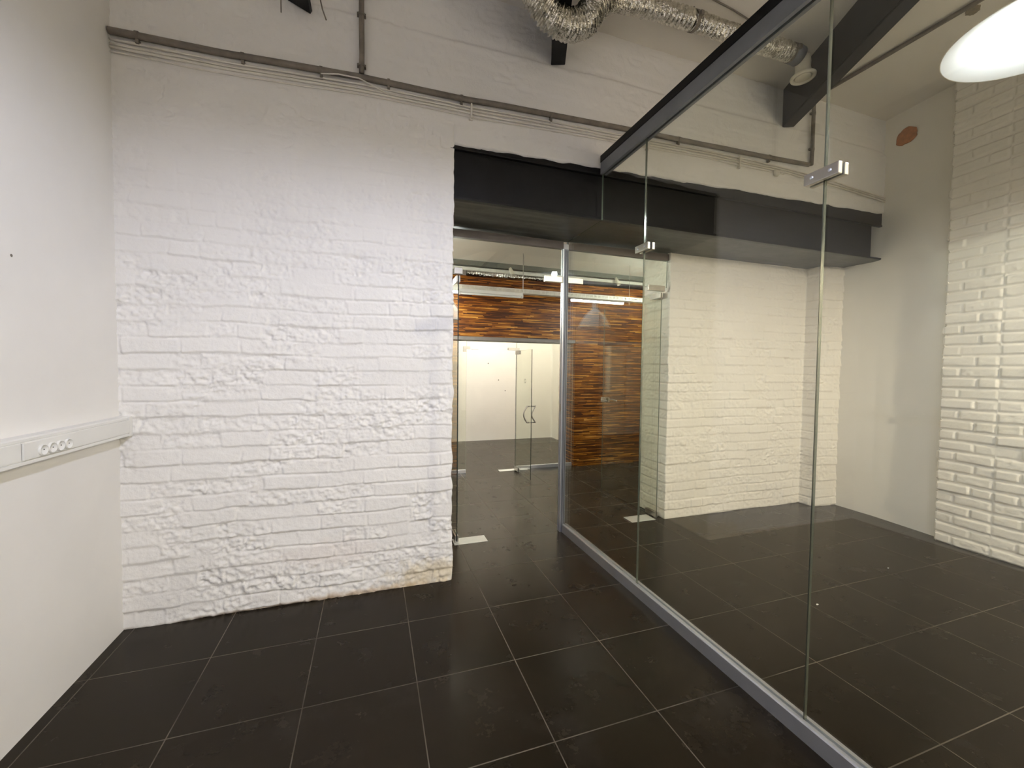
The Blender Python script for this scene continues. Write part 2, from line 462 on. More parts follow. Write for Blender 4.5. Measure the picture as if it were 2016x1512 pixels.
# ------------------------------------------------------------------ floor, ceilings, plain walls
CEIL = 4.12
def structure(name, bm, m, smooth=False): return tag(obj(name, bm, m, smooth=smooth), kind='structure')
bm = bmesh.new(); box(bm, (-0.75, -6.2, -0.10), (6.1, 6.0, 0.0)); structure('floor', bm, m_floor)
bm = bmesh.new(); box(bm, (-0.75, -6.2, CEIL), (6.1, 0.0, CEIL+0.1)); structure('ceiling', bm, m_ceiling)
bm = bmesh.new(); box(bm, (-0.75, 0.5, 3.02), (6.1, 6.0, 3.12)); structure('ceiling', bm, m_ceiling)
NL = Noise(91)
path_wall_o = path_wall('wall_left', [(-0.55, -6.0), (-0.55, -0.08)], 0, CEIL, 0.03,
          lambda u, z: (NL.fbm(u*1.3, z*1.3, 3)-0.5)*0.006, m_plaster)
tag(path_wall_o, kind='structure')
tag(path_wall('wall_rear', [(6.0, -6.0), (-0.7, -6.0)], 0, CEIL, 0.2, lambda u, z: u*0, m_plaster), kind='structure')

# ------------------------------------------------------------------ main brick wall (faces the camera, y = -0.09)
W = -0.09
def zline(x): return 3.066 + (x-1.335)*0.0238
hmain = brick_height(3, depth=0.0085, joint=0.005, tilt=0.0065, rough=0.017, fill=0.7, smooth_above=(2.15, 3.0, 0.30), soft=0.006, face_var=0.003, wob=0.011)
NR = Noise(55)
def hfront(x, z):
    H = hmain(x, z)
    led = 3.745 + (x*0.008) + (NR.fbm(x*1.6, x*0+3, 3)-0.5)*0.05
    H = H + 0.012*sstep(led+0.006, led-0.006, z) - 0.012                    # plaster ledge high on the wall
    return H
jag = lambda z: (NR.fbm(z*9, z*0+1.5, 3)-0.5)*0.030
xs1 = np.arange(-0.56, 1.3350001, 0.0062); xs1 = np.append(xs1[:-1], 1.335)
zlo = np.linspace(0, 3.066, 480); zhi = np.linspace(3.066, CEIL, 90)[1:]
zs = np.concatenate([zlo, zhi])
X, Z = np.meshgrid(xs1, zs, indexing='ij')
Hf = hfront(X, Z)
P = np.zeros(X.shape+(3,)); wgt = sstep(1.25, 1.335, X)
P[..., 0] = X + wgt*np.where(Z < 3.2, jag(Z), 0)*sstep(3.25, 3.0, Z); P[..., 1] = W - Hf; P[..., 2] = Z
rear = sstep(1.322, 1.335, X); P[..., 1] += rear*0.006*(Z < 3.2)
g1 = P
edge_col = P[-1].copy()
wall_main = grid_mesh('wall_center', P, m_brick); tag(wall_main, kind='structure')
# upper right part above the lintel, its lower edge follows the lintel
xs2 = np.concatenate([[1.335], np.arange(1.35, 5.8601, 0.014)])
i0 = 479; zz = zs[i0:]
X, Z0 = np.meshgrid(xs2, zz, indexing='ij')
zl = zline(X); Z = zl + (Z0-3.066)*(CEIL-zl)/(CEIL-3.066)
edgejag = (NR.fbm(X*8, X*0+7, 3)-0.5)*0.022*sstep(1.335, 1.36, X)*sstep(3.12, 3.066, Z0)
Z = Z + edgejag
P = np.zeros(X.shape+(3,)); P[..., 0] = X; P[..., 1] = W - hfront(X, Z); P[..., 2] = Z
P[0] = edge_col[i0:]
P[:, 0, 1] += 0.01
# rear lip so the wall has thickness over the lintel
lip = P[:, :1].copy(); lip[..., 1] = 0.02
P = np.concatenate([lip, P], 1)
up = grid_mesh('wall_center', P, m_brick); tag(up, kind='structure')
# left jamb of the opening
ys = np.arange(W, 0.9001, 0.0075); zj = zlo
Y, Z = np.meshgrid(ys, zj, indexing='ij')
Hj = hmain(1.335+(Y-W), Z); P = np.zeros(Y.shape+(3,)); k = sstep(W, W+0.03, Y)
P[..., 0] = 1.335 + (Hj)*k + jag(Z)*(1-0.6*k); P[..., 1] = Y; P[..., 2] = Z
P[0] = edge_col[:480]
P[-1, :, 0] -= 0.01
tag(grid_mesh('wall_jamb', P, m_brick), kind='structure')
bm = bmesh.new(); box(bm, (-0.75, -0.04, 0), (1.29, 0.90, 3.02)); structure('wall_core', bm, m_plaster)

# ------------------------------------------------------------------ right part: recessed wall, pilaster, plaster wall, brick pilaster
hrec = brick_height(21, depth=0.008, joint=0.006, tilt=0.005, rough=0.009, fill=0.65, soft=0.007, face_var=0.004)
tag(path_wall('wall_recess', [(3.62, 0.88), (3.62, 0.46), (5.51, 0.46), (5.51, 0.30), (5.86, 0.27)], 0, 2.72, 0.0085, hrec, m_cream, zres=0.0075), kind='structure')
bm = bmesh.new(); box(bm, (3.66, 0.50, 0), (6.1, 0.87, 3.02)); structure('wall_core', bm, m_plaster)
NP = Noise(77)
tag(path_wall('wall_right', [(5.835, 0.40), (5.83, -0.09), (5.755, -0.72)], 0, CEIL, 0.02,
          lambda u, z: (NP.fbm(u*2.5, z*1.8, 3)-0.5)*0.008, m_plaster_r), kind='structure')
hpil = brick_height(33, depth=0.020, rough=0.0045, joint=0.015, soft=0.008, fill=0.30, face_var=0.005, wob=0.005, quoin=0.145)
tag(path_wall('wall_pilaster', [(5.80, -0.688), (5.655, -0.688), (5.635, -1.06), (5.635, -1.063), (5.60, -2.4), (5.60, -6.0)], 0, CEIL, 0.0075, hpil, m_cream, zres=0.0075), kind='structure')

# ------------------------------------------------------------------ black lintel and ceiling beams
t = thing('lintel_beam', 'long black painted steel lintel over the wide opening in the white wall', 'beam', (3.5, 0.2, 2.69))
bm = bmesh.new(); box(bm, (1.30, -0.055, 2.705), (5.71, 0.50, 3.28)); obj('web', bm, m_black, t)
bm = bmesh.new(); box(bm, (1.30, -0.083, 2.700), (5.84, -0.050, 2.718), 0.003)
obj('bottom_flange', bm, m_black, t)
bm = bmesh.new(); box(bm, (1.30, -0.083, 3.04), (5.84, -0.050, 3.055), 0.003)
box(bm, (1.30, -0.075, 3.055), (5.84, -0.050, 3.26)); obj('top_flange', bm, m_black, t)
bm = bmesh.new()
NS = Noise(31)
xs = np.arange(1.30, 5.85, 0.03); ysf = np.linspace(-0.083, 0.53, 34)
Xs, Ys = np.meshgrid(xs, ysf, indexing='ij')
Pz = 2.694 + (NS.fbm(Xs*1.5, Ys*16, 3)-0.5)*0.010 + (NS.fbm(Xs*4+3, Ys*5, 2)-0.5)*0.006
Pz[:, 0] += 0.006
so = grid_mesh('soffit', np.stack([Xs, Ys, Pz], -1), m_soffit); so.parent = t
so.data.transform(Matrix.Translation(-Vector(t.location)))
so.data.flip_normals(); so['label'] = 'rough dark grey underside with board marks'

def ceiling_beam(name, p0, p1, label):
    a = Vector((p0[0], p0[1], 0)); b = Vector((p1[0], p1[1], 0)); d = (b-a).normalized(); s = Vector((-d.y, d.x, 0))
    t = thing(name, label, 'beam', (p0[0], p0[1], 3.78))
    def ext(z0, z1, w0, w1, nm, m, bev=0.0):
        bm = bmesh.new()
        vs = [bm.verts.new(q + s*w + Vector((0, 0, z))) for q in (a, b) for w in (w0, w1) for z in (z0, z1)]
        for f in ((0,1,3,2),(4,6,7,5),(0,4,5,1),(2,3,7,6),(0,2,6,4),(1,5,7,3)): bm.faces.new([vs[i] for i in f])
        bmesh.ops.recalc_face_normals(bm, faces=bm.faces)
        if bev: bmesh.ops.bevel(bm, geom=list(bm.edges), offset=bev, segments=2, affect='EDGES')
        return obj(nm, bm, m, t)
    ext(3.785, CEIL-0.005, -0.050, 0.050, 'web', m_black, 0.004)
    ext(3.772, 3.784, -0.052, 0.052, 'bottom_plate', m_black, 0.003)
    return t
ceiling_beam('ceiling_beam', (2.105, -0.10), (2.105-2.2, -5.7), 'black ceiling beam end behind the bend of the foil duct')
ceiling_beam('ceiling_beam', (4.43, -0.10), (4.43-2.52, -5.7), 'black ceiling beam beside the round air valve at upper right')

# dark bracket hanging high at the left
t = thing('ceiling_bracket', 'small dark metal bracket high on the wall at the top frame edge', 'bracket', (0.38, -0.14, 3.72))
bm = bmesh.new(); prism(bm, [(0.28, 3.74), (0.44, 3.68), (0.45, 3.70), (0.36, 3.80), (0.28, 3.80)], 1, -0.20, -0.10); obj('plate', bm, m_black, t)
bm = bmesh.new(); tube(bm, [(0.285, -0.14, 3.80), (0.287, -0.14, 3.615)], 0.003, 8); obj('hanging_wire', bm, m_conduit, t)
bm = bmesh.new(); tube(bm, [(0.49, -0.13, 3.80), (0.51, -0.12, 3.71), (0.53, -0.11, 3.66)], 0.004, 8); obj('hook', bm, m_conduit, t)

# ------------------------------------------------------------------ conduits and cables across the wall
def jit(pts, amp, n=60, seed=1):
    pts = [Vector(p) for p in pts]; N_ = Noise(seed); out = []
    L = [0]
    for a, b in zip(pts, pts[1:]): L.append(L[-1]+(b-a).length)
    for i in range(n+1):
        s = L[-1]*i/n; k = 0
        while k < len(L)-2 and L[k+1] < s: k += 1
        q = pts[k].lerp(pts[k+1], (s-L[k])/(L[k+1]-L[k]))
        q = q + Vector((0, 0, 1))*float(N_.fbm(np.array(s*2.2), np.array(1.7), 2)-0.5)*amp
        out.append(q)
    return out
main = [(-0.545, -0.112, 3.315), (0.0, -0.112, 3.325), (0.73, -0.112, 3.362), (1.425, -0.112, 3.37), (2.6, -0.112, 3.41), (3.6, -0.112, 3.44), (4.70, -0.112, 3.47)]
t = thing('wall_conduit', 'long dusty grey conduit pipe running level across the upper white wall', 'pipe', (2.0, -0.11, 3.38))
bm = bmesh.new(); tube(bm, jit(main, 0.012, 120), 0.0185, 12); obj('pipe', bm, m_conduit, t, True)
def clips(t, pts, horizontal=True):
    for q in pts:
        bm = bmesh.new()
        if horizontal: tube(bm, [(q[0]-0.008, q[1], q[2]), (q[0]+0.008, q[1], q[2])], 0.022, 14); box(bm, (q[0]-0.008, q[1]-0.006, q[2]-0.042), (q[0]+0.008, q[1]+0.02, q[2]-0.02))
        else: tube(bm, [(q[0], q[1], q[2]-0.008), (q[0], q[1], q[2]+0.008)], 0.0195, 14); box(bm, (q[0]-0.027, q[1]-0.004, q[2]-0.008), (q[0]+0.027, q[1]+0.02, q[2]+0.008))
        obj('clip', bm, m_conduit, t)
clips(t, [(-0.42, -0.112, 3.317), (0.08, -0.112, 3.328), (0.5, -0.112, 3.35), (0.90, -0.112, 3.366), (1.38, -0.112, 3.369), (2.05, -0.112, 3.39), (3.2, -0.112, 3.428), (4.2, -0.112, 3.456)])
t = thing('vertical_conduit', 'grey conduit pipe dropping down the wall at upper left to the level conduit', 'pipe', (0.735, -0.115, 3.7))
bm = bmesh.new(); tube(bm, [(0.737, -0.118, CEIL), (0.735, -0.118, 3.80), (0.737, -0.118, 3.5), (0.735, -0.118, 3.385)], 0.016, 12); obj('pipe', bm, m_conduit, t, True)
clips(t, [(0.735, -0.118, 3.745), (0.735, -0.118, 3.43)], False)
t = thing('vertical_conduit', 'grey conduit pipe beside the black beam at right, running on along the ceiling', 'pipe', (4.73, -0.115, 3.8))
bm = bmesh.new(); tube(bm, [(4.725, -0.118, 3.47), (4.73, -0.118, 3.6), (4.73, -0.118, 4.05), (4.735, -0.14, 4.088), (4.74, -0.19, 4.098), (4.76, -0.55, 4.10), (4.78, -1.3, 4.10), (4.80, -3.0, 4.10)], 0.016, 12); obj('pipe', bm, m_conduit, t, True)
clips(t, [(4.73, -0.118, 3.95), (4.728, -0.118, 3.62)], False)
def cable(pts, r, label, seed, amp=0.014, m=None, name='wall_cable'):
    bm = bmesh.new(); tube(bm, jit(pts, amp, 110, seed), r, 8)
    return tag(obj(name, bm, m or m_cable, None, True), label, 'cable', 'painted cables under the wall conduit')
def off(dz, x1=5.82, dy=0.0):
    pts = [(x, -0.102+dy, z+dz) for x, y, z in main[:-1]]
    pts += [(4.4, -0.102+dy, 3.44+dz), (5.0, -0.102+dy, 3.42+dz), (5.82, -0.102+dy, 3.37+dz)]
    return [p for p in pts if p[0] <= x1+0.01]
cable(off(-0.040), 0.0065, 'white painted cable running closest under the grey wall conduit', 5)
cable(off(-0.062), 0.006, 'second white painted cable below the grey wall conduit', 6)
cable(off(-0.082), 0.0075, 'thickest white painted cable, lowest of the bundle but one', 7)
cable([(x, y, z) for x, y, z in off(-0.105)][:7], 0.004, 'thin white cable lowest of the bundle under the wall conduit', 8, 0.02)
cable([(0.5, -0.13, 3.318), (0.6, -0.135, 3.335), (0.72, -0.14, 3.335), (0.85, -0.13, 3.30), (0.9, -0.11, 3.29)], 0.004, 'short loose white cable looping over the conduit below the left vertical pipe', 9, 0.004)
for (x, z, lab) in ((1.45, 3.30, 'left of the glass partition rail'), (2.78, 3.345, 'just right of the glass partition rail'), (2.90, 3.35, 'second right of the partition rail'), (3.86, 3.36, 'over the middle of the lintel')):
    bm = bmesh.new(); box(bm, (x-0.006, -0.118, z-0.05), (x+0.006, -0.088, z+0.05), 0.003); box(bm, (x-0.012, -0.112, z-0.056), (x+0.012, -0.09, z-0.044), 0.002)
    tag(obj('cable_clip', bm, m_cable), 'white painted cable clip on the upper wall, ' + lab, 'clip', 'cable clips on the upper wall')
bm = bmesh.new(); lathe(bm, [(0.0, 0.0), (0.030, 0.0), (0.034, -0.008), (0.026, -0.024), (0.0, -0.028)], (4.30, -0.10, 3.335), 20, (0, 1, 0))
tag(obj('junction_box', bm, m_cable), 'small round white painted junction box above the lintel near the glass seam', 'junction box')

# ------------------------------------------------------------------ foil duct with air valve
def duct(name, path, rad, parent, seed, ring=0.016, name2='duct_hose'):
    pts = []; P_ = [Vector(p) for p in path]
    # catmull rom resample
    dense = []
    for i in range(len(P_)-1):
        p0 = P_[max(i-1, 0)]; p1 = P_[i]; p2 = P_[i+1]; p3 = P_[min(i+2, len(P_)-1)]
        for k in range(60):
            s = k/60; dense.append(0.5*((2*p1)+(-p0+p2)*s+(2*p0-5*p1+4*p2-p3)*s*s+(-p0+3*p1-3*p2+p3)*s**3))
    dense.append(P_[-1])
    acc = 0; step = ring/4; pts = [dense[0]]
    for a, b in zip(dense, dense[1:]):
        acc += (b-a).length
        if acc >= step: pts.append(b); acc = 0
    rng = random.Random(seed); n = 28
    crs = [[rng.uniform(-1, 1) for _ in range(n)] for _ in range(len(pts)//2+2)]
    def rf(i, k):
        ph = (i % 4); base = rad*(1.0 if ph in (1, 2) else 0.86)
        return base + rad*0.06*(crs[i//2][k]+crs[i//2][(k+1) % n])*0.7 + rad*0.03*crs[i//2][0] + rad*0.04*math.sin(i*0.05+k)
    bm = bmesh.new(); tube(bm, pts, rad, n, True, rf)
    return obj(name2, bm, m_foil, parent, False)
t = thing('flexible_duct', 'crumpled silver foil ventilation duct looping under the beam along the ceiling', 'duct', (2.5, -0.5, 4.0))
duct('d', [(1.60, -0.62, 4.08), (1.66, -0.58, 3.92), (1.77, -0.55, 3.77), (1.93, -0.53, 3.70), (2.08, -0.52, 3.75), (2.16, -0.51, 3.86), (2.22, -0.5, 3.94), (2.30, -0.5, 3.99)], 0.088, t, 3)
duct('d', [(2.27, -0.5, 3.965), (2.6, -0.5, 4.01), (3.1, -0.5, 4.022), (3.6, -0.5, 4.028), (3.85, -0.5, 4.035), (3.93, -0.5, 4.035)], 0.064, t, 5)
for x, z, r in ((2.24, 3.95, 0.088), (2.98, 4.02, 0.067), (3.93, 4.035, 0.068)):
    bm = bmesh.new(); tube(bm, [(x-0.012, -0.5, z), (x+0.012, -0.5, z+0.002)], r, 28, False); 
    g = bmesh.ops.solidify(bm, geom=list(bm.faces), thickness=0.004)
    box(bm, (x-0.012, -0.59, z-0.02), (x+0.012, -0.57, z+0.01), 0.002)
    obj('clamp_band', bm, m_conduit, t)
for x in (2.98,):
    bm = bmesh.new(); tube(bm, [(x, -0.5, 4.085), (x, -0.5, CEIL)], 0.006, 8); obj('hanger', bm, m_conduit, t)
# elbow end cap (dark) and ivory valve
bm = bmesh.new(); tube(bm, [(3.935, -0.5, 4.035), (3.99, -0.5, 4.035), (4.02, -0.5, 4.03)], 0.069, 28); obj('end_collar', bm, m_alu_dark, t, True)
t = thing('air_valve', 'round ivory plastic air valve at the end of the foil duct', 'air valve', (4.08, -0.5, 3.80))
ax = Vector((0.03, -0.02, -1)).normalized(); c = Vector((4.065, -0.50, 4.015))
bm = bmesh.new(); lathe(bm, [(0.0, -0.02), (0.052, -0.02), (0.056, 0.03), (0.052, 0.07), (0.058, 0.105), (0.078, 0.122)], c, 40, ax); obj('neck', bm, m_valve, t)
bm = bmesh.new(); lathe(bm, [(0.056, 0.112), (0.078, 0.120), (0.089, 0.130), (0.088, 0.142), (0.080, 0.149), (0.068, 0.146), (0.061, 0.130), (0.056, 0.115)], c, 40, ax); obj('flange_ring', bm, m_valve, t)
bm = bmesh.new(); lathe(bm, [(0.0, 0.147), (0.045, 0.146), (0.055, 0.142), (0.057, 0.136), (0.040, 0.130), (0.0, 0.128)], c, 40, ax); obj('disc', bm, m_valve, t)
# a thin cable on the ceiling above the duct
bm = bmesh.new(); tube(bm, [(2.95, -0.62, 4.113), (3.05, -0.60, 4.112), (3.25, -0.58, 4.113), (3.45, -0.55, 4.113), (3.48, -0.5, 4.113), (3.50, -0.42, 4.11)], 0.006, 8)
tag(obj('ceiling_cable', bm, m_conduit, None, True), 'thin dark cable along the ceiling just above the foil duct', 'cable')

# round marks
def blob(name, c, u, v, r1, r2, m, label, cat, seed, th=0.004):
    rng = random.Random(seed); u = Vector(u).normalized(); v = Vector(v).normalized(); n = u.cross(v); bm = bmesh.new(); R = []
    for lay in (0, 1):
        R.append([])
    k = 26; rr = [1+rng.uniform(-0.09, 0.09) for _ in range(k)]
    for lay, h, sc in ((0, 0, 1), (1, th, 0.93)):
        for i in range(k):
            a = 2*math.pi*i/k
            R[lay].append(bm.verts.new(Vector(c)+u*math.cos(a)*r1*rr[i]*sc+v*math.sin(a)*r2*rr[i]*sc+n*h))
    bm.faces.new(R[1]); bm.faces.new(R[0][::-1])
    for i in range(k): bm.faces.new((R[0][i], R[0][(i+1) % k], R[1][(i+1) % k], R[1][i]))
    bmesh.ops.recalc_face_normals(bm, faces=bm.faces)
    return tag(obj(name, bm, m), label, cat)
blob('core_hole', (5.800, -0.275, 3.862), (-0.119, -0.993, 0.0), (0, 0.0, 1), 0.098, 0.080, m_terra, 'round bare terracotta patch where a core hole was filled, high on the right wall', 'wall patch', 4, 0.004)
blob('ceiling_patch', (4.87, -1.14, CEIL-0.001), (1, 0.2, 0), (0, 1, 0), 0.055, 0.04, m_dirt, 'small dark round filled patch in the ceiling beside the conduit', 'ceiling patch', 8, -0.004)

# ------------------------------------------------------------------ cable trunking on the left wall
t = thing('cable_trunking', 'white plastic cable trunking with sockets along the left wall', 'trunking', (-0.55, -0.5, 1.12))
x0, x1 = -0.552, -0.487
bm = bmesh.new(); prism(bm, [(x0, 1.118), (x1-0.004, 1.118), (x1, 1.122), (x1, 1.134), (x1-0.005, 1.136), (x1-0.005, 1.210), (x1-0.003, 1.212), (x1-0.003, 1.222), (x1-0.008, 1.227), (x0, 1.227)], 1, -3.6, -0.10)
obj('body', bm, m_plastic, t)
bm = bmesh.new(); box(bm, (x1-0.010, -0.855, 1.1375), (x1+0.0005, -0.10, 1.2085), 0.0015)
sl = obj('cover', bm, m_plastic, t)
bm = bmesh.new(); box(bm, (x1-0.010, -3.6, 1.1375), (x1-0.001, -0.875, 1.2085), 0.0015); obj('cover', bm, m_plastic, t)
bm = bmesh.new(); box(bm, (x0, -0.128, 1.116), (x1+0.001, -0.092, 1.229), 0.005); obj('end_cap', bm, m_plastic, t)
bm = bmesh.new(); box(bm, (x1-0.003, -0.87, 1.1395), (x1+0.003, -0.57, 1.2065), 0.0015); so = obj('socket_plate', bm, m_plastic, t)
for yy in (-0.776, -0.725, -0.677, -0.627):
    bm = bmesh.new()
    lathe(bm, [(0.0225, 0.002), (0.0222, 0.0125), (0.0195, 0.0125), (0.0185, 0.0045), (0.0, 0.0042)], (x1-0.0005, yy, 1.165), 28, (1, 0, 0))
    s = obj('socket', bm, m_plastic, so)
    bm = bmesh.new()
    for dd in (-0.0095, 0.0095): lathe(bm, [(0.0026, 0), (0.0026, 0.0012), (0, 0.0012)], (x1+0.0038, yy+dd, 1.165), 10, (1, 0, 0))
    obj('pin_holes', bm, m_rubber, t)

bm = bmesh.new(); lathe(bm, [(0.0, 0.0), (0.006, 0.0), (0.006, 0.004), (0.0, 0.006)], (-0.553, -0.791, 1.942), 12, (1, 0, 0))
tag(obj('wall_plug', bm, m_conduit), 'tiny dark screw plug in the smooth left wall above the trunking', 'wall plug')

# ------------------------------------------------------------------ glass partition (x = 2.5)
t = thing('glass_partition', 'frameless glass partition wall with grey rails dividing the two rooms', 'partition', (2.49, -1.2, 0))
XG0, XG1 = 2.492, 2.504
bm = bmesh.new(); prism(bm, [(0.50, 0.06), (0.50, 2.686), (-0.105, 2.686), (-0.105, 3.04), (-0.648, 3.04), (-0.648, 0.06)], 0, XG0, XG1, 1); obj('glass_pane', bm, [m_glass, m_gedge], t)
bm = bmesh.new(); prism(bm, [(-0.652, 0.06), (-0.652, 3.04), (-1.797, 3.04), (-1.797, 0.06)], 0, XG0, XG1, 1); obj('glass_pane', bm, [m_glass, m_gedge_light], t)
bm = bmesh.new(); prism(bm, [(-1.803, 0.06), (-1.803, 3.04), (-3.1, 3.04), (-3.1, 0.06)], 0, XG0, XG1, 1); obj('glass_pane', bm, [m_glass, m_gedge_light], t)
bm = bmesh.new(); prism(bm, [(2.472, 0.0), (2.530, 0.0), (2.530, 0.072), (2.512, 0.078), (2.506, 0.078), (2.506, 0.068), (2.490, 0.068), (2.490, 0.078), (2.476, 0.078), (2.472, 0.072)], 1, -3.1, 0.475)
obj('bottom_rail', bm, m_alu, t, label='silver aluminium floor rail')
bm = bmesh.new(); prism(bm, [(2.470, 3.028), (2.490, 3.028), (2.490, 3.05), (2.506, 3.05), (2.506, 3.028), (2.526, 3.028), (2.526, 3.115), (2.470, 3.115)], 1, -3.1, -0.115)
obj('top_rail', bm, m_alu_dark, t, label='grey ceiling rail')
bm = bmesh.new(); box(bm, (2.466, -3.1, 3.1155), (2.530, -0.115, 3.168), 0.002); obj('top_cover', bm, m_black, t, label='black strip on top of the grey rail')
def clamp(y, z, ly=0.135, lz=0.046):
    for xa, xb in ((2.470, 2.4905), (2.5055, 2.526)):
        bm = bmesh.new(); box(bm, (xa, y-ly/2, z-lz/2), (xb, y+ly/2, z+lz/2), 0.003)
        c_ = obj('glass_clamp', bm, m_steel, t)
        for dy in (-0.035, 0.035):
            b2 = bmesh.new(); lathe(b2, [(0.007, 0.0), (0.007, 0.002), (0, 0.002)], (xa if xa < 2.49 else xb, y+dy, z), 14, (-1 if xa < 2.49 else 1, 0, 0)); obj('screw', b2, m_alu, c_)
clamp(-0.652, 2.322); clamp(-1.80, 2.298)
bm = bmesh.new(); box(bm, (2.4895, -0.70, 2.31), (2.5065, -0.60, 2.335)); obj('gasket', bm, m_rubber, t)
bm = bmesh.new(); box(bm, (2.4895, -1.855, 2.285), (2.5065, -1.745, 2.312)); obj('gasket', bm, m_rubber, t)

# door frame in the opening plane y = 0.5
t = thing('door_frame', 'aluminium post and header holding glass transoms over the double doorway', 'door frame', (2.475, 0.5, 0))
bm = bmesh.new()
prism(bm, [(2.452, 0.478), (2.502, 0.478), (2.502, 0.494), (2.496, 0.494), (2.496, 0.508), (2.502, 0.508), (2.502, 0.528), (2.452, 0.528), (2.452, 0.508), (2.458, 0.508), (2.458, 0.494), (2.452, 0.494)], 2, 0.0, 2.66)
obj('post', bm, m_alu, t)
bm = bmesh.new(); box(bm, (2.462, 0.470, 0.0), (2.500, 0.4775, 2.612), 0.002); obj('post_shade_strip', bm, m_alu_dark, t, label='dark grey ribbed strip added for the shade on the post front')  # shade of the post front put in as a darker strip
for xg in (2.472, 2.488):  # black strips added for the dark grooves of the post front
    bm = bmesh.new(); box(bm, (xg-0.002, 0.4675, 0.0), (xg+0.002, 0.4698, 2.60)); obj('gasket', bm, m_rubber, t)
bm = bmesh.new(); box(bm, (2.4485, 0.490, 1.13), (2.4518, 0.512, 1.20), 0.001); obj('strike_plate', bm, m_steel, t)
bm = bmesh.new(); box(bm, (1.30, 0.480, 2.618), (2.452, 0.525, 2.684), 0.002); box(bm, (2.502, 0.480, 2.618), (3.64, 0.525, 2.684), 0.002); obj('header', bm, m_grey_trim, t)
for xa, xb in ((1.31, 2.458), (2.496, 3.61)):
    bm = bmesh.new(); prism(bm, [(xa, 2.350), (xb, 2.350), (xb, 2.630), (xa, 2.630)], 1, 0.496, 0.506, 1); obj('transom_glass', bm, [m_glass, m_gedge], t)
for xa, xb in ((2.275, 2.450), (2.504, 2.66), (1.45, 1.52), (3.385, 3.58)):
    bm = bmesh.new(); box(bm, (xa, 0.484, 2.312), (xb, 0.518, 2.366), 0.003); obj('patch_fitting', bm, m_steel, t)

def glass_door(name, x, label, hand, y0=0.52, L=1.08, top=2.305, sgn=1):
    t = thing(name, label, 'door', (x, y0, 0), kind='structure')
    ya, yb = sorted((y0, y0+sgn*L))
    bm = bmesh.new(); prism(bm, [(ya, 0.012), (yb, 0.012), (yb, top), (ya, top)], 0, x-0.005, x+0.005, 1)
    obj('glass_pane', bm, [m_glass, m_gedge_dark if hand != 'lever' else m_gedge_light], t)
    yp = sorted((y0, y0+sgn*0.165))
    bm = bmesh.new(); box(bm, (x-0.016, yp[0], 0.010), (x-0.0055, yp[1], 0.062), 0.002); box(bm, (x+0.0055, yp[0], 0.010), (x+0.016, yp[1], 0.062), 0.002); obj('bottom_patch', bm, m_steel, t)
    bm = bmesh.new(); box(bm, (x-0.016, yp[0], top-0.052), (x-0.0055, yp[1], top+0.002), 0.002); box(bm, (x+0.0055, yp[0], top-0.052), (x+0.016, yp[1], top+0.002), 0.002); obj('top_patch', bm, m_steel, t)
    bm = bmesh.new(); lathe(bm, [(0.0, 0), (0.016, 0), (0.016, 0.012), (0, 0.012)], (x, y0+sgn*0.02, 0.0), 18); obj('pivot', bm, m_steel, t)
    return t
d2 = glass_door('door_2', 3.568, 'open frameless glass door with steel lever handle at the right doorway', 'lever')
h = bmesh.new(); box(h, (3.585, 1.50, 1.115), (3.600, 1.60, 1.175), 0.004); box(h, (3.536, 1.50, 1.115), (3.551, 1.60, 1.175), 0.004); hh = obj('lock_case', h, m_steel, d2)
for s in (-1, 1):
    h = bmesh.new(); tube(h, [(3.568+s*0.02, 1.53, 1.145), (3.568+s*0.065, 1.53, 1.145), (3.568+s*0.070, 1.50, 1.147), (3.568+s*0.070, 1.40, 1.140)], 0.009, 12); obj('lever', h, m_steel, hh, True)
glass_door('door_1', 1.492, 'open frameless glass door seen edge on at the left of the doorway', 'none')

def floor_plate(x0, x1, y0, y1, label):
    t = thing('floor_spring', label, 'floor plate', ((x0+x1)/2, (y0+y1)/2, 0), 'floor spring cover plates')
    bm = bmesh.new(); box(bm, (x0, y0, -0.002), (x1, y1, 0.003), 0.001); obj('cover_plate', bm, m_plate, t)
    return t
floor_plate(1.465, 1.76, 0.478, 0.612, 'bright steel floor plate under the pivot of the left glass door by the brick wall')
floor_plate(3.252, 3.53, 0.482, 0.636, 'steel floor plate at the pivot of the right glass door seen through the partition')
floor_plate(2.585, 3.03, 2.815, 2.915, 'farthest steel floor plate, under the small glass door below the wood header')

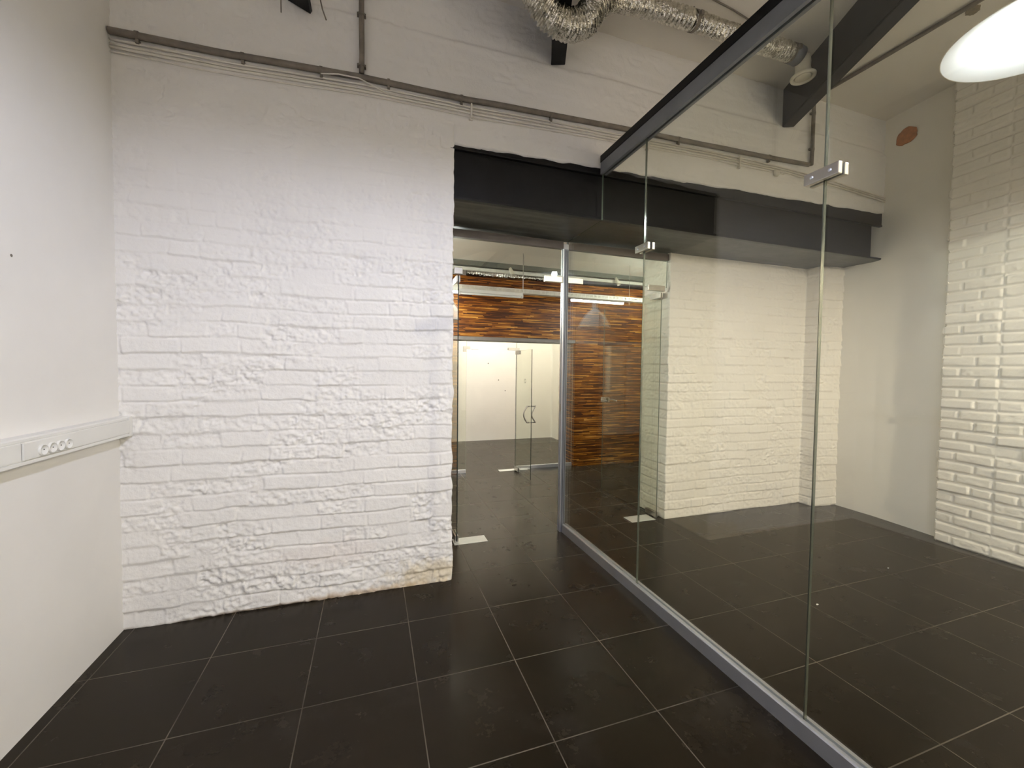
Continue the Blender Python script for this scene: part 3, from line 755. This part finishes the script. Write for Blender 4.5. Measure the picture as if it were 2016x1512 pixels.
# ------------------------------------------------------------------ pendant lamps
def pendant(label, c, R, bulbm, top, H=0.20, outm=None, narrow=False):
    x, y, z = c
    t = thing('pendant_lamp', label, 'lamp', (x, y, z))
    if narrow:
        prof = [(R, 0), (R*0.93, 0.05), (R*0.78, 0.11), (R*0.60, 0.165), (R*0.40, 0.21), (R*0.24, 0.235)]
    else:
        prof = [(R, 0), (R*0.93, 0.012), (R*0.80, 0.036), (R*0.62, 0.072), (R*0.42, 0.112), (R*0.20, 0.150)]
    hh = prof[-1][1]
    bm = bmesh.new(); lathe(bm, prof, c, 72)
    inner = [(r-0.003, h_-0.002 if i else 0.0) for i, (r, h_) in enumerate(prof)]
    lathe(bm, inner[::-1]+[], c, 72, mi=1)
    lathe(bm, [(R-0.003, 0.0), (R+0.002, -0.003), (R+0.003, 0.0), (R, 0.003)], c, 72)
    obj('shade', bm, [outm or m_shade_out, m_shade_in] if narrow else [m_opal, m_opal], t)
    bm = bmesh.new(); r0 = prof[-1][0]
    lathe(bm, [(r0+0.004, hh-0.004), (r0*0.8, hh+0.012), (r0*0.62, hh+0.016), (r0*0.6, hh+0.085), (r0*0.45, hh+0.10), (0.008, hh+0.115), (0.0, hh+0.116)], c, 36); obj('lamp_holder', bm, outm or m_shade_out, t)
    bm = bmesh.new(); tube(bm, [(x, y, z+hh+0.10), (x, y, top-0.02)], 0.0035, 8); obj('cord', bm, m_conduit, t)
    bm = bmesh.new(); lathe(bm, [(0, -0.03), (0.03, -0.026), (0.042, -0.004), (0.042, 0)], (x, y, top), 24); obj('ceiling_rose', bm, m_cable, t)
    if bulbm:
        bm = bmesh.new(); lathe(bm, [(0, -0.01-0.05), (0.03, 0.0-0.05), (0.043, 0.035-0.05), (0.040, 0.06-0.05), (0.020, 0.10-0.05), (0.016, 0.135-0.05), (0.0, 0.136-0.05)][0:], (x, y, z+0.045), 28); obj('bulb', bm, bulbm, t)
    return t
pendant('large white dome pendant lamp, lit, hanging at the upper right beyond the glass', (3.511, -2.014, 2.977), 0.335, m_bulb_v, CEIL)
pendant('pendant lamp behind the camera on the right side of the glass', (4.40, -4.3, 2.977), 0.335, m_bulb_r, CEIL)
pendant('lit pendant lamp hanging over the camera in the left room', (1.30, -2.55, 2.977), 0.335, m_bulb_l, CEIL)
pendant('lit pendant lamp at the rear of the left room', (1.30, -4.9, 2.977), 0.335, m_bulb_l, CEIL)

# ------------------------------------------------------------------ corridor behind the doors
t = structure('wall_corridor', B(((-0.72, 0.5, 0), (-0.60, 3.13, 3.02))), m_wood)
structure('wall_corridor', B(((-0.72, 3.14, 0), (-0.60, 6.0, 3.02))), m_plaster)
structure('wall_corridor', B(((5.06, 0.87, 0), (5.20, 3.2, 3.02))), m_plaster)
structure('wall_corridor', B(((-0.59, 3.13, 1.98), (5.05, 3.22, 3.02))), m_plaster)
t = thing('wood_cladding', 'dark striped wood cladding forming header and column of the corridor', 'cladding', (3.79, 2.80, 0))
bm = bmesh.new(); box(bm, (-0.6, 2.80, 1.975), (3.788, 3.12, 2.83)); obj('header_panel', bm, m_wood, t)
bm = bmesh.new(); box(bm, (3.79, 2.80, 0.0), (5.058, 3.12, 2.83)); obj('column_panel', bm, m_wood, t)
bm = bmesh.new(); box(bm, (-0.59, 2.80, 0.0), (0.37, 3.12, 1.9245)); box(bm, (0.37, 2.80, 0.0), (0.65, 3.12, 1.15)); box(bm, (0.65, 2.80, 0.0), (1.45, 3.12, 1.9245)); obj('column_panel', bm, m_wood, t)
bm = bmesh.new(); box(bm, (-0.6, 2.805, 1.925), (3.788, 3.115, 1.9745)); obj('soffit_trim', bm, m_grey_trim, t)
# ceiling track with spotlights
t = thing('ceiling_track', 'grey lighting track fixed along the corridor ceiling edge', 'track', (3, 2.72, 2.98))
bm = bmesh.new(); box(bm, (-0.6, 2.70, 2.955), (5.05, 2.75, 3.02), 0.003); obj('rail', bm, m_track, t)
bm = bmesh.new(); box(bm, (-0.6, 2.765, 2.90), (5.05, 2.80, 2.945), 0.003); obj('light_strip', bm, m_cable, t)
def spot(x, label):
    t = thing('spotlight', label, 'spotlight', (x, 2.68, 2.9), 'spotlights on the corridor track')
    bm = bmesh.new(); ax = Vector((0.25, -0.55, -1)).normalized(); lathe(bm, [(0, -0.02), (0.022, -0.018), (0.026, 0.03), (0.033, 0.11), (0.028, 0.11), (0.022, 0.07), (0.0, 0.065)], (x, 2.70, 2.945), 24, ax); obj('head', bm, m_valve, t)
    bm = bmesh.new(); box(bm, (x-0.012, 2.69, 2.935), (x+0.012, 2.72, 2.96)); obj('bracket', bm, m_track, t)
spot(2.68, 'small ivory spotlight on the corridor track left of the aluminium post')
spot(4.43, 'small ivory spotlight on the corridor track seen right of the aluminium post')
t = thing('foil_duct', 'silver foil duct lying on top of the wood header', 'duct', (2.2, 2.9, 2.88))
duct('d', [(2.065, 2.88, 2.889), (2.6, 2.88, 2.888), (3.1, 2.88, 2.889), (3.49, 2.88, 2.888)], 0.048, t, 11)
bm = bmesh.new(); box(bm, (1.6, 2.82, 2.832), (2.06, 2.94, 2.945)); tag(obj('duct_box', bm, m_grey_trim), 'dark duct box on the wood header at the end of the small foil duct', 'duct box')
bm = bmesh.new(); tube(bm, [(3.5, 2.89, 2.885), (5.05, 2.89, 2.885)], 0.05, 24); tag(obj('black_pipe', bm, m_black, None, True), 'smooth black pipe lying on the wood cladding at right', 'pipe')

# perforated tray with tube fixtures
def tray(t, x0, x1, y, z, hgt=0.05):
    bm = bmesh.new(); p = 0.060; n = int((x1-x0)/p)
    for i in range(n):
        a = x0+i*p; b = a+p; s0 = a+0.018; s1 = a+0.046; za, zb = z+hgt*0.42, z+hgt*0.66
        for (xa, xb, z0, z1) in ((a, s0, z, z+hgt), (s1, b, z, z+hgt), (s0, s1, z, za), (s0, s1, zb, z+hgt)):
            v = [bm.verts.new(q) for q in ((xa, y, z0), (xb, y, z0), (xb, y, z1), (xa, y, z1))]; bm.faces.new(v)
    bmesh.ops.remove_doubles(bm, verts=bm.verts, dist=1e-5)
    bmesh.ops.solidify(bm, geom=list(bm.faces), thickness=0.002)
    box(bm, (x0, y+0.003, z+0.0005), (x0+n*p, y+0.10, z+0.003)); box(bm, (x0, y+0.10, z+0.001), (x0+n*p, y+0.102, z+hgt))
    return obj('perforated_tray', bm, m_cable, t)
t = thing('cable_tray', 'white perforated cable tray hung from rods under the corridor ceiling', 'cable tray', (2.5, 2.1, 2.52))
tray(t, -0.57, 4.6, 2.10, 2.500, 0.056)
for x, y in ((2.66, 2.12), (2.69, 2.19), (0.95, 2.15), (4.3, 2.15)):
    bm = bmesh.new(); tube(bm, [(x, y, 3.02), (x, y, 2.455)], 0.0035, 8); lathe(bm, [(0.008, 2.478), (0.008, 2.488)], (x, y, 0), 8); obj('hanging_rod', bm, m_steel, t)
def tube_light(x0, x1, y, z, m, label, flip=False, rods=False):
    zf = -0.064 if flip else 0.0
    t = thing('tube_light', label, 'light fixture', ((x0+x1)/2, y, z))
    bm = bmesh.new(); box(bm, (x0, y-0.022, z+0.012+zf), (x1, y+0.022, z+0.052+zf), 0.004); obj('housing', bm, m_plastic, t)
    for xe in (x0+0.008, x1-0.008):
        bm = bmesh.new(); box(bm, (xe-0.008, y-0.015, z-0.016), (xe+0.008, y+0.015, z+0.012), 0.003); obj('end_cap', bm, m_plastic, t)
    bm = bmesh.new(); tube(bm, [(x0+0.016, y, z), (x1-0.016, y, z)], 0.013, 16); obj('tube', bm, m, t, True)
    if rods:
        for xr in (x0+0.15, x1-0.15):
            bm = bmesh.new(); tube(bm, [(xr, y, z+0.05), (xr, y, 3.02)], 0.003, 8); obj('hanging_rod', bm, m_steel, t)
    return t
tube_light(0.87, 1.77, 2.03, 2.445, m_tube, 'lit fluorescent tube light under the corridor tray, at the brick wall edge')
tube_light(-0.5, 0.45, 2.15, 2.572, m_tube_fill, 'added fill tube lying unseen on top of the corridor tray behind the brick wall', flip=True)  # added uplight out of view, brightens the corridor ceiling
tube_light(-0.5, 0.45, 1.45, 2.40, m_tube, 'added fill tube hung unseen in the corridor behind the brick wall', rods=True)  # added out of view as extra light for the corridor
tube_light(4.25, 4.95, 1.15, 2.45, m_tube, 'added fill tube hung unseen in the corridor behind the recessed wall', rods=True)  # added out of view to brighten the wood column
tube_light(1.80, 2.62, 2.03, 2.435, m_plastic, 'unlit white tube light under the corridor tray left of the post')
pendant('silver bell pendant lamp in the corridor mirrored in the glass partition', (1.34, 2.0, 2.088), 0.212, None, 3.02, narrow=True)

# ------------------------------------------------------------------ far glass front with small door (y = 2.87)
t = thing('glass_front', 'far glass front below the wood header with low silver floor rails', 'partition', (2.8, 2.87, 0))
for xa, xb in ((1.452, 2.083), (2.848, 3.782)):
    bm = bmesh.new(); prism(bm, [(xa, 0.03), (xb, 0.03), (xb, 1.93), (xa, 1.93)], 1, 2.865, 2.875, 1); obj('glass_pane', bm, [m_glass, m_gedge_pale], t)
    bm = bmesh.new(); box(bm, (xa, 2.85, 0.0), (xb, 2.89, 0.05), 0.002); obj('floor_rail', bm, m_alu, t)
bm = bmesh.new(); prism(bm, [(2.087, 1.80), (2.844, 1.80), (2.844, 1.93), (2.087, 1.93)], 1, 2.865, 2.875, 1); obj('transom_glass', bm, [m_glass, m_gedge_pale], t)
bm = bmesh.new(); box(bm, (2.035, 2.855, 1.795), (2.135, 2.885, 1.835), 0.002); box(bm, (2.035, 2.855, 1.755), (2.083, 2.885, 1.795), 0.002); obj('corner_fitting', bm, m_steel, t)
bm = bmesh.new(); box(bm, (2.71, 2.855, 1.795), (2.89, 2.885, 1.832), 0.002); obj('corner_fitting', bm, m_steel, t)
bm = bmesh.new(); box(bm, (2.16, 2.86, 1.785), (2.26, 2.882, 1.80), 0.001); obj('strike_plate', bm, m_alu, t)
d3 = glass_door('door_3', 2.832, 'small open glass door with curved steel pull handles below the wood header', 'pull', 2.84, 0.64, 1.785, -1)
y_, za, zb = 2.26, 0.79, 1.012
for xe, xm in ((-0.040, -0.088), (0.085, 0.030)):
    pts = [(2.832+math.copysign(0.006, xe), y_, zb), (2.832+xe, y_, zb)]
    for i in range(1, 12):
        a = i/12; pts.append((2.832+xe+(xm-xe)*math.sin(math.pi*a), y_, zb-(zb-za)*a))
    pts += [(2.832+xe, y_, za), (2.832+math.copysign(0.006, xe), y_, za)]
    bm = bmesh.new(); tube(bm, pts, 0.0095, 12); obj('pull_handle', bm, m_steel, d3, True)
bm = bmesh.new(); lathe(bm, [(0.024, 0), (0.024, 0.001), (0.030, 0.001), (0.030, 0)], (2.8265, 2.44, 1.352), 28, (-1, 0, 0)); obj('ring_sticker', bm, m_track, d3)

# room beyond
tag(path_wall('wall_far', [(-0.6, 5.45), (4.60, 5.45), (4.60, 5.12)], 0, 3.02, 0.04, lambda u, z: (NP.fbm(u*4, z*4, 3)-0.5)*0.014, m_plaster_r), kind='structure')
hfar = brick_height(44, depth=0.010, rough=0.006)
tag(path_wall('wall_far', [(4.60, 5.12), (5.15, 5.12), (5.15, 3.2)], 0, 3.02, 0.015, hfar, m_cream), kind='structure')
structure('wall_core', B(((-0.75, 5.5, 0), (6.1, 6.0, 3.02)), ((5.19, 3.22, 0), (6.1, 5.5, 3.02))), m_plaster)
tube_light(1.6, 3.0, 4.3, 2.85, m_tube_b, 'lit tube light in the white room beyond, hidden above the wood header', rods=True)
tube_light(3.2, 4.4, 3.9, 2.85, m_tube_b, 'second lit tube light hidden above the wood header', rods=True)
for i, (x, z) in enumerate(((3.35, 1.28), (3.12, 1.63), (3.5, 1.05))):
    bm = bmesh.new(); lathe(bm, [(0, 0), (0.012, 0), (0.012, 0.006), (0, 0.008)], (x, 5.452, z), 10, (0, -1, 0))
    tag(obj('wall_anchor', bm, m_conduit), 'small dark wall anchor on the white wall beyond, ' + ('the middle one', 'the highest one', 'the lowest one')[i], 'wall anchor', 'wall anchors on the far white wall')

# debris on the right room floor
for i, (x, y, s, lab) in enumerate(((3.55, -1.12, 0.010, 'white paint chip lying on a tile joint behind the partition glass'), (4.6, -0.93, 0.007, 'tiny white paint flake on the dark floor near the right wall'))):
    bm = bmesh.new(); prism(bm, [(x-s, y-s*0.5), (x+s, y-s*0.3), (x+s*0.6, y+s*0.6), (x-s*0.5, y+s*0.4)], 2, 0.0, 0.003)
    tag(obj('paint_chip', bm, m_plastic), lab, 'debris')
